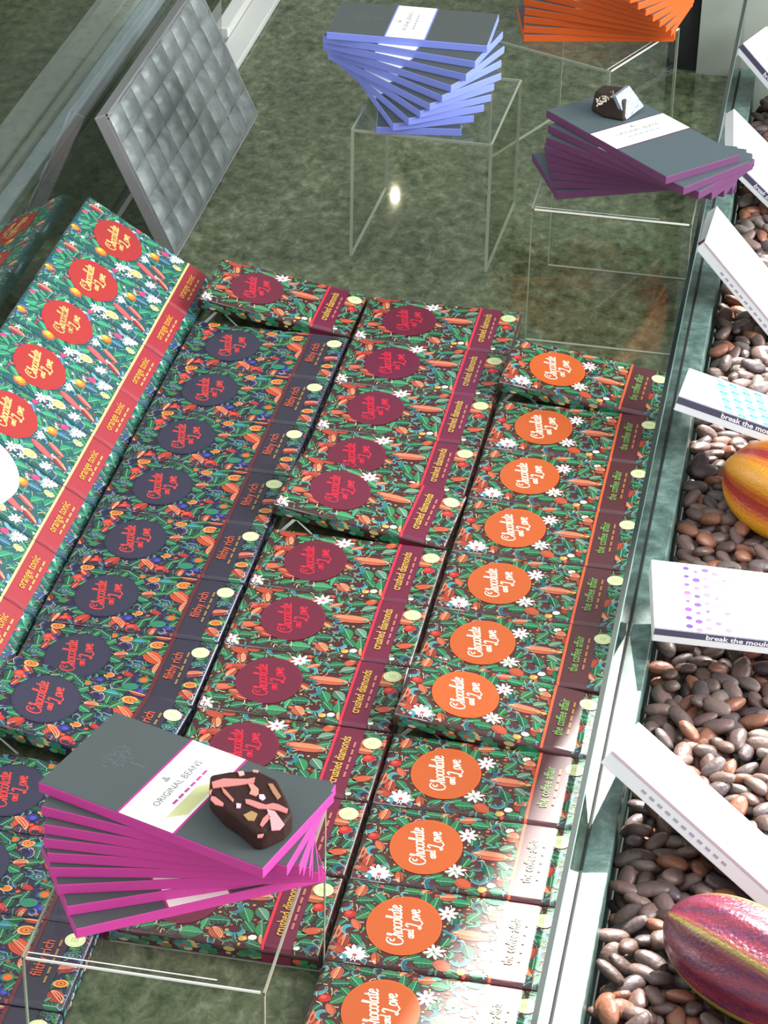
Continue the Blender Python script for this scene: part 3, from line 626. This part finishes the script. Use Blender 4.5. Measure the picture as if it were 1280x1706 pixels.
for (x0, x1, y0, y1) in ((0, W_, -.02, .16), (0, W_, H_ - .16, H_ + .02), (0, .16, 0, H_), (W_ - .16, W_, 0, H_), (0, W_, H_ - .5, H_ - .38)): m.box(x0, x1, y0, y1, -.12, .06, M=M)
m.build('bright_rim', M_chrome, t)
tag(t, 'large silver slab with embossed square pads leaning on the left pane', 'chocolate slab')

# ------------------------------------------------------------------ white cartons leaning on the divider above the beans
CARTONS = []; PODS = []
def carton(A, u, v, label, face, W_=8.0, L_=15.5, T_=1.25):
    u = Vector(u).normalized(); v = Vector(v); v = (v - u * v.dot(u)).normalized(); nn = v.cross(u); A = Vector(A)
    if nn.z < 0: nn = -nn
    CARTONS.append((A.copy(), u, v, nn, L_, W_, T_)); t = empty('white_carton', A); M = Matrix(((u.x, v.x, nn.x, 0), (u.y, v.y, nn.y, 0), (u.z, v.z, nn.z, 0), (0, 0, 0, 1)))
    # local: x along the bar, y from far edge to near edge, z out of the face
    m = MB(); m.box(0, L_, 0, W_, -T_, 0, (226, 226, 226), M=M); o = m.build('carton_body', M_white, t); bevel(o, .06, 2)
    def quad(mb, x0, x1, y0, y1, z, col): mb.poly([M @ Vector(q_) for q_ in ((x0, y0, z), (x0, y1, z), (x1, y1, z), (x1, y0, z))], col)
    def side(mb, x0, x1, z0, z1, col): mb.poly([M @ Vector(q_) for q_ in ((x0, W_ + .012, z0), (x0, W_ + .012, z1), (x1, W_ + .012, z1), (x1, W_ + .012, z0))], col)
    m = MB(); rng = random.Random(len(label))
    if face == 'purple':
        for i in range(17):
            for j in range(8):
                if (i + j * 2) % 3 == 1 and i > 2: continue
                x = 2.6 + i * .72; y = .6 + j * .95 + .3 * (i % 2); r_ = rng.uniform(.14, .26) * (1 if i < 6 else .75); k = max(0, 1 - i * .07)
                c = tuple(int(236 - (236 - q_) * k) for q_ in rng.choice([(70, 44, 140), (96, 60, 160), (140, 76, 160)]))
                m.poly([M @ Vector((x + r_ * 1.2 * math.cos(a_), y + r_ * math.sin(a_), .014)) for a_ in [s_ * math.pi / 4 for s_ in range(8)]], c)
                if rng.random() < .4: quad(m, x + r_ * 1.3, x + r_ * 1.4, y - .3, y + .3, .014, c)
    elif face == 'blue':
        for i in range(11):
            for j in range(9):
                x = 2.6 + i * 1.1 + .18 * j; y = .4 + j * .82
                if x > L_ - .6: continue
                m.poly([M @ Vector(q_) for q_ in ((x, y, .014), (x - .1, y + .55, .014), (x + .6, y + .75, .014), (x + .6, y + .2, .014))], (96, 190, 222) if (i + j) % 2 else (150, 214, 232))
                m.poly([M @ Vector(q_) for q_ in ((x + .25, y + .3, .018), (x + .2, y + .5, .018), (x + .5, y + .55, .018))], (170, 160, 190))
    elif face == 'pinkdots':
        for i in range(9):
            for j in range(7):
                x = 2.8 + i * 1.2; y = .8 + j * 1.0; r_ = .16
                m.poly([M @ Vector((x + r_ * math.cos(a_), y + r_ * 1.3 * math.sin(a_), .014)) for a_ in [s_ * math.pi / 3 for s_ in range(6)]], rng.choice([(236, 170, 190), (200, 170, 190), (226, 190, 200)]))
    elif face == 'red':
        for i in range(160):
            x = rng.uniform(3.0, 12); y = rng.uniform(.4, 7.4); r_ = rng.uniform(.12, .34)
            m.poly([M @ Vector((x + r_ * math.cos(a_), y + r_ * math.sin(a_), .014 + .0006 * i % .01)) for a_ in [s_ * math.pi / 3 for s_ in range(6)]], rng.choice([(120, 40, 60), (160, 80, 90), (60, 50, 80), (200, 160, 160)]))
    if face in ('purple', 'blue', 'pinkdots', 'red'):
        side(m, .02, L_ - .02, -.60, -.02, (84, 80, 98)); quad(m, .02, L_ - .02, W_ - .1, W_ - .01, .014, (84, 80, 98))
        V, F = text_polys('break the mould', .75, .02)
        P_ = [M @ Vector((6.2 + x * .95, W_ + .024, -.34 + y * .8)) for x, y, _ in V]; m.mesh(P_, F, (236, 232, 240))
        P_ = [M @ Vector((6.2 + x * .95, W_ - .72 - y * 0, .0)) for x, y, _ in V]
        for k in range(7): side(m, 8.6 + k * .55, 8.95 + k * .55, -.98, -.82, (190, 180, 186))
    else:
        side(m, .1, L_ - .1, -.10, -.04, (206, 120, 150)); side(m, .1, L_ - .1, -.22, -.17, (150, 140, 160))
        for k in range(11): side(m, 3.2 + k * .7, 3.6 + k * .7, -.82 + .0 * k, -.62, (170, 160, 170))
        if face == 'redspot':
            m.poly([M @ Vector(q_) for q_ in ((-.012, W_ - .9, -.15), (-.012, W_ - .3, -.15), (-.012, W_ - .1, -T_ + .15), (-.012, W_ - .7, -T_ + .15))], (120, 50, 56))
    m.build('printed_design', M_white, t)
    tag(t, label, 'chocolate carton', 'white cartons leaning on the glass divider'); return t
carton((25.7, -40.2, 4), (.984, .152, -.095), (.144, -.984, -.1), 'white carton with purple dot pattern and dark break-the-mould band, in front of the yellow pod', 'purple', W_=7.9)
carton((25.75, -10.2, 4), (.974, -.079, -.214), (-.035, -.98, .194), 'white carton with light blue pattern lying behind the yellow pod', 'blue', W_=7.9)
carton((26.9, -59.2, 3), (.823, -.316, -.472), (-.153, -.926, .346), 'sunlit plain white carton with thin pink edge line above the purple pod', 'plain', W_=7.6)
carton((25.65, 16.4, 6.5), (.683, -.046, -.729), (-.055, -.998, .019), 'sunlit blank white carton with a dark red mark on its end', 'redspot', W_=7.9, T_=1.15)
carton((25.4, 40.1, 6), (.66, .25, -.708), (.092, -.965, -.25), 'white carton with faint pink dots beside the purple-edged stack', 'pinkdots', T_=1.15)
carton((27.1, 63.2, 5.8), (.728, -.268, -.631), (-.241, -.965, .094), 'white carton with dark red speckled print at the top right corner', 'red', T_=1.2)

# ------------------------------------------------------------------ cocoa pods
def podfruit(name, tip, direction, L_, R0, ridges, colf, label, stem):
    dv = Vector(direction).normalized(); n, k = 40, 72; mb = MB(); V = []; cols = []
    x_ = dv; z_ = Vector((0, 0, 1)); y_ = z_.cross(x_).normalized(); z_ = x_.cross(y_)
    for i in range(n + 1):
        s_ = i / n; prof = (math.sin(math.pi * min(1, s_ ** .78)) ** .62) if 0 < s_ < 1 else 0.0
        for j in range(k):
            a_ = 2 * math.pi * j / k; rr = R0 * prof * (1 + ridges[1] * math.cos(ridges[0] * a_ + ridges[2]) ) 
            p_ = x_ * (s_ * L_) + y_ * (rr * math.cos(a_)) + z_ * (rr * math.sin(a_)); V.append(p_)
    for i in range(n):
        for j in range(k):
            f = (i * k + j, i * k + (j + 1) % k, (i + 1) * k + (j + 1) % k, (i + 1) * k + j)
            a_ = 2 * math.pi * (j + .5) / k; mb.mesh([V[q_] for q_ in f], [(3, 2, 1, 0)], colf((i + .5) / n, a_), 0, True)
    PODS.append((Vector(tip), dv, L_, R0)); t = empty('cocoa_pod', tip); me = mb.data('pod_husk'); o = link('pod_husk', me, t, [M_pod])
    bm = bmesh.new(); bm.from_mesh(me); bmesh.ops.remove_doubles(bm, verts=bm.verts, dist=1e-6); bm.to_mesh(me); bm.free()
    m = MB(); e = x_ * L_ * (.995)
    for j in range(10):
        a0, a1 = 2 * math.pi * j / 10, 2 * math.pi * (j + 1) / 10; w = .5
        q_ = [e - x_ * .3 + (y_ * math.cos(a0) + z_ * math.sin(a0)) * w, e - x_ * .3 + (y_ * math.cos(a1) + z_ * math.sin(a1)) * w, e + x_ * 1.2 + (y_ * math.cos(a1) + z_ * math.sin(a1)) * w * .8, e + x_ * 1.2 + (y_ * math.cos(a0) + z_ * math.sin(a0)) * w * .8]
        m.poly(q_, (96, 64, 40))
    m.poly([e + x_ * 1.2 + (y_ * math.cos(2 * math.pi * j / 10) + z_ * math.sin(2 * math.pi * j / 10)) * w * .8 for j in range(10)], (120, 90, 60))
    m.build('stalk', M_pod, t)
    tag(t, label, 'cocoa pod'); return t
def c_purple(s_, a_):
    v = math.cos(5 * a_ + .9); 
    if v > .95 and .06 < s_ < .95: return (140, 122, 48)
    if v > .80: return (128, 72, 58)
    return (120, 36, 58) if math.sin(17 * a_ + 23 * s_) > -.2 else (98, 34, 64)
def c_yellow(s_, a_):
    v = math.cos(5 * a_ + .4)
    if v < -.8: return (176, 56, 44)
    if v < -.35: return (206, 96, 40)
    return (232, 156, 36) if v > .3 else (224, 128, 38)
podfruit('purple', (30.9, -75.6, .2), (.846, -.56, .02), 16.5, 3.55, (10, .035, 1.8), c_purple, 'large purple-red cocoa pod with yellow-green stripes lying on the beans at bottom right', True)
podfruit('yellow', (30.25, -19.0, .3), (.80, -.62, .0), 15.0, 3.7, (5, .09, .4), c_yellow, 'yellow-orange ridged cocoa pod between the blue and purple patterned cartons', True)

# ------------------------------------------------------------------ cocoa beans
rb = random.Random(21); BC = [(100, 76, 68), (110, 88, 80), (84, 66, 60), (132, 84, 62), (98, 84, 80), (112, 90, 82), (82, 68, 68), (116, 102, 94)]
def bean_verts(seed, seg=12, rg=8):
    r_ = random.Random(seed); L_, W_, T_ = r_.uniform(1.0, 1.25), r_.uniform(.58, .72), r_.uniform(.40, .52); bend = r_.uniform(-.12, .12); V = []; F = []
    ph = [r_.uniform(0, 6.28) for _ in range(3)]
    for i in range(1, rg):
        t_ = math.pi * i / rg
        for j in range(seg):
            a_ = 2 * math.pi * j / seg; k = 1 + .06 * math.sin(3 * a_ + ph[0] + 2 * t_) + .05 * math.sin(5 * a_ + ph[1]); s_ = math.sin(t_) ** .8
            x = L_ * math.cos(t_) * (1 + .03 * math.sin(2 * a_ + ph[2])); V.append((x, W_ * s_ * math.cos(a_) * k + bend * x * x, T_ * s_ * math.sin(a_) * k))
    V += [(L_, bend, 0), (-L_, bend, 0)]; A0, A1 = len(V) - 2, len(V) - 1
    for i in range(rg - 2):
        for j in range(seg): F.append((i * seg + j, i * seg + (j + 1) % seg, (i + 1) * seg + (j + 1) % seg, (i + 1) * seg + j))
    for j in range(seg): F.append((A0, (j + 1) % seg, j)); F.append((A1, (rg - 2) * seg + j, (rg - 2) * seg + (j + 1) % seg))
    return V, F
VAR = []
for s_ in range(12):
    V, F = bean_verts(s_); m = MB(); m.mesh(V, F, BC[s_ % len(BC)], 0, True); me = m.data('cocoa_bean'); me.materials.append(M_bean); VAR.append((me, V, F, BC[s_ % len(BC)]))
spots = []
cell = {}
def ok(x, y, r_):
    cx, cy = int(x // 2), int(y // 2)
    for i in (-1, 0, 1):
        for j in (-1, 0, 1):
            for (a_, b_) in cell.get((cx + i, cy + j), ()):
                if (a_ - x) ** 2 + (b_ - y) ** 2 < r_ * r_: return False
    return True
for layer, (z, rr) in enumerate([(-2.6, 1.12), (-3.3, 1.25), (-4.1, 1.35)]):
    cell.clear(); lim = 39 if layer == 0 else 38
    for _ in range(26000):
        x = rb.uniform(27.35 if layer == 0 else 27.5, lim); y = rb.uniform(-100, 63)
        if not ok(x, y, rr): continue
        cell.setdefault((int(x // 2), int(y // 2)), []).append((x, y))
        spots.append((x, y, z + rb.uniform(-.28, .28) + (.35 if layer == 0 and rb.random() < .3 else 0), layer))
def buried(x, y, z):
    q_ = Vector((x, y, z))
    for A, u, v, nn, L_, W_, T_ in CARTONS:
        d_ = q_ - A
        if -.8 < d_.dot(u) < L_ + .8 and -.8 < d_.dot(v) < W_ + .8 and -T_ - .75 < d_.dot(nn) < .75: return True
    for T0, dv, L_, R0 in PODS:
        d_ = q_ - T0; t_ = d_.dot(dv)
        if 0 < t_ < L_ and (d_ - dv * t_).length < R0 * max(.3, math.sin(math.pi * (t_ / L_) ** .78)) ** .62 + .45: return True
    return False
spots = [s_ for s_ in spots if not buried(*s_[:3])]
def shown(x, y, z):
    v = CAMR.transposed() @ (Vector((x, y, z)) - CAMLOC); px = 640 + 4403.5 * v.x / -v.z; py = 853 - 4403.5 * v.y / -v.z
    return px < 1295 and -10 < py < 1720
top = sorted([s_ for s_ in spots if s_[3] == 0 and shown(*s_[:3])], key=lambda s_: s_[1])[:300]; tops = set(top)
for (x, y, z, l_) in top:
    me = VAR[rb.randrange(12)][0]; o = bpy.data.objects.new('cocoa_bean', me); C.objects.link(o); o.location = (x * S, y * S, z * S)
    o.rotation_euler = (rb.uniform(-.6, .6), rb.uniform(-.55, .55), rb.uniform(0, 6.28)); k = rb.uniform(.86, 1.1); o.scale = (k, k, k)
    tag(o, 'loose brown cocoa bean in the bean tray right of the glass divider', 'cocoa bean', 'cocoa beans in the tray')
m = MB()
for s_ in spots:
    if s_ in tops: continue
    x, y, z, l_ = s_; me, V, F, c = VAR[rb.randrange(12)]; E = Euler((rb.uniform(-.6, .6), rb.uniform(-.55, .55), rb.uniform(0, 6.28))).to_matrix(); k = rb.uniform(.86, 1.1)
    m.mesh([E @ Vector(v) * k + Vector((x, y, z)) for v in V], F, BC[rb.randrange(len(BC))], 0, True)
o = m.build('cocoa_bean_bed', M_bean); tag(o, 'deep bed of brown cocoa beans filling the tray right of the divider', 'cocoa beans', None, 'stuff')

# ------------------------------------------------------------------ unidentified white thing at the left edge, built as a rounded dish
mb = MB(); n, k = 14, 36; V = []; prof = [(0, 0), (2.0, 0), (2.4, .25), (3.2, 1.4), (3.7, 2.6), (3.9, 3.6), (3.75, 3.75), (3.5, 3.6), (3.2, 2.4), (2.4, .9), (0, .6)]
for (r_, z) in prof:
    for j in range(k): V.append((r_ * math.cos(2 * math.pi * j / k), r_ * math.sin(2 * math.pi * j / k), z))
F = [(i * k + j, i * k + (j + 1) % k, (i + 1) * k + (j + 1) % k, (i + 1) * k + j) for i in range(len(prof) - 1) for j in range(k)]
mb.mesh(V, F, (240, 240, 240), 0, True); o = mb.build('white_object', M_cer)
q = at(-82, 802, 6.5); o.location = (q[0] * S, q[1] * S, 5.4 * S); o.rotation_euler = (0, TH, 0)
tag(o, 'rounded white object cut off by the left picture edge on the red-oval bars', 'dish')
# ------------------------------------------------------------------ small lamp on the sun-blocking wall, its light spot mirrored in the stone
t = empty('wall_lamp', (-26.5, 149.9, 53.5))
m = MB(); m.box(-1.6, 1.6, -.8, 0, -2, 2, (90, 90, 88)); m.build('bracket', M_edge, t)
m = MB(); m.box(-.3, .3, -8.6, -.8, -.3, .3, (90, 90, 88)); m.build('arm', M_edge, t)
m = MB(); V = []; F = []
for i in range(9):
    for j in range(16): V.append((0.5 * math.sin(math.pi * i / 8) * math.cos(math.pi * j / 8), -9.8 + 0.5 * math.sin(math.pi * i / 8) * math.sin(math.pi * j / 8), 0.6 * math.cos(math.pi * i / 8)))
F = [(i * 16 + j, i * 16 + (j + 1) % 16, (i + 1) * 16 + (j + 1) % 16, (i + 1) * 16 + j) for i in range(8) for j in range(16)]
m.mesh(V, F, (255, 240, 200), 0, True); ml_ = mat('lit_bulb', (255, 240, 200)); pb = ml_.node_tree.nodes['Principled BSDF']; pb.inputs['Emission Color'].default_value = (1, .88, .62, 1); pb.inputs['Emission Strength'].default_value = 110
m.build('bulb', ml_, t); tag(t, 'small lit wall lamp mirrored as a bright spot on the green stone', 'lamp')
print('objects', len(bpy.data.objects))
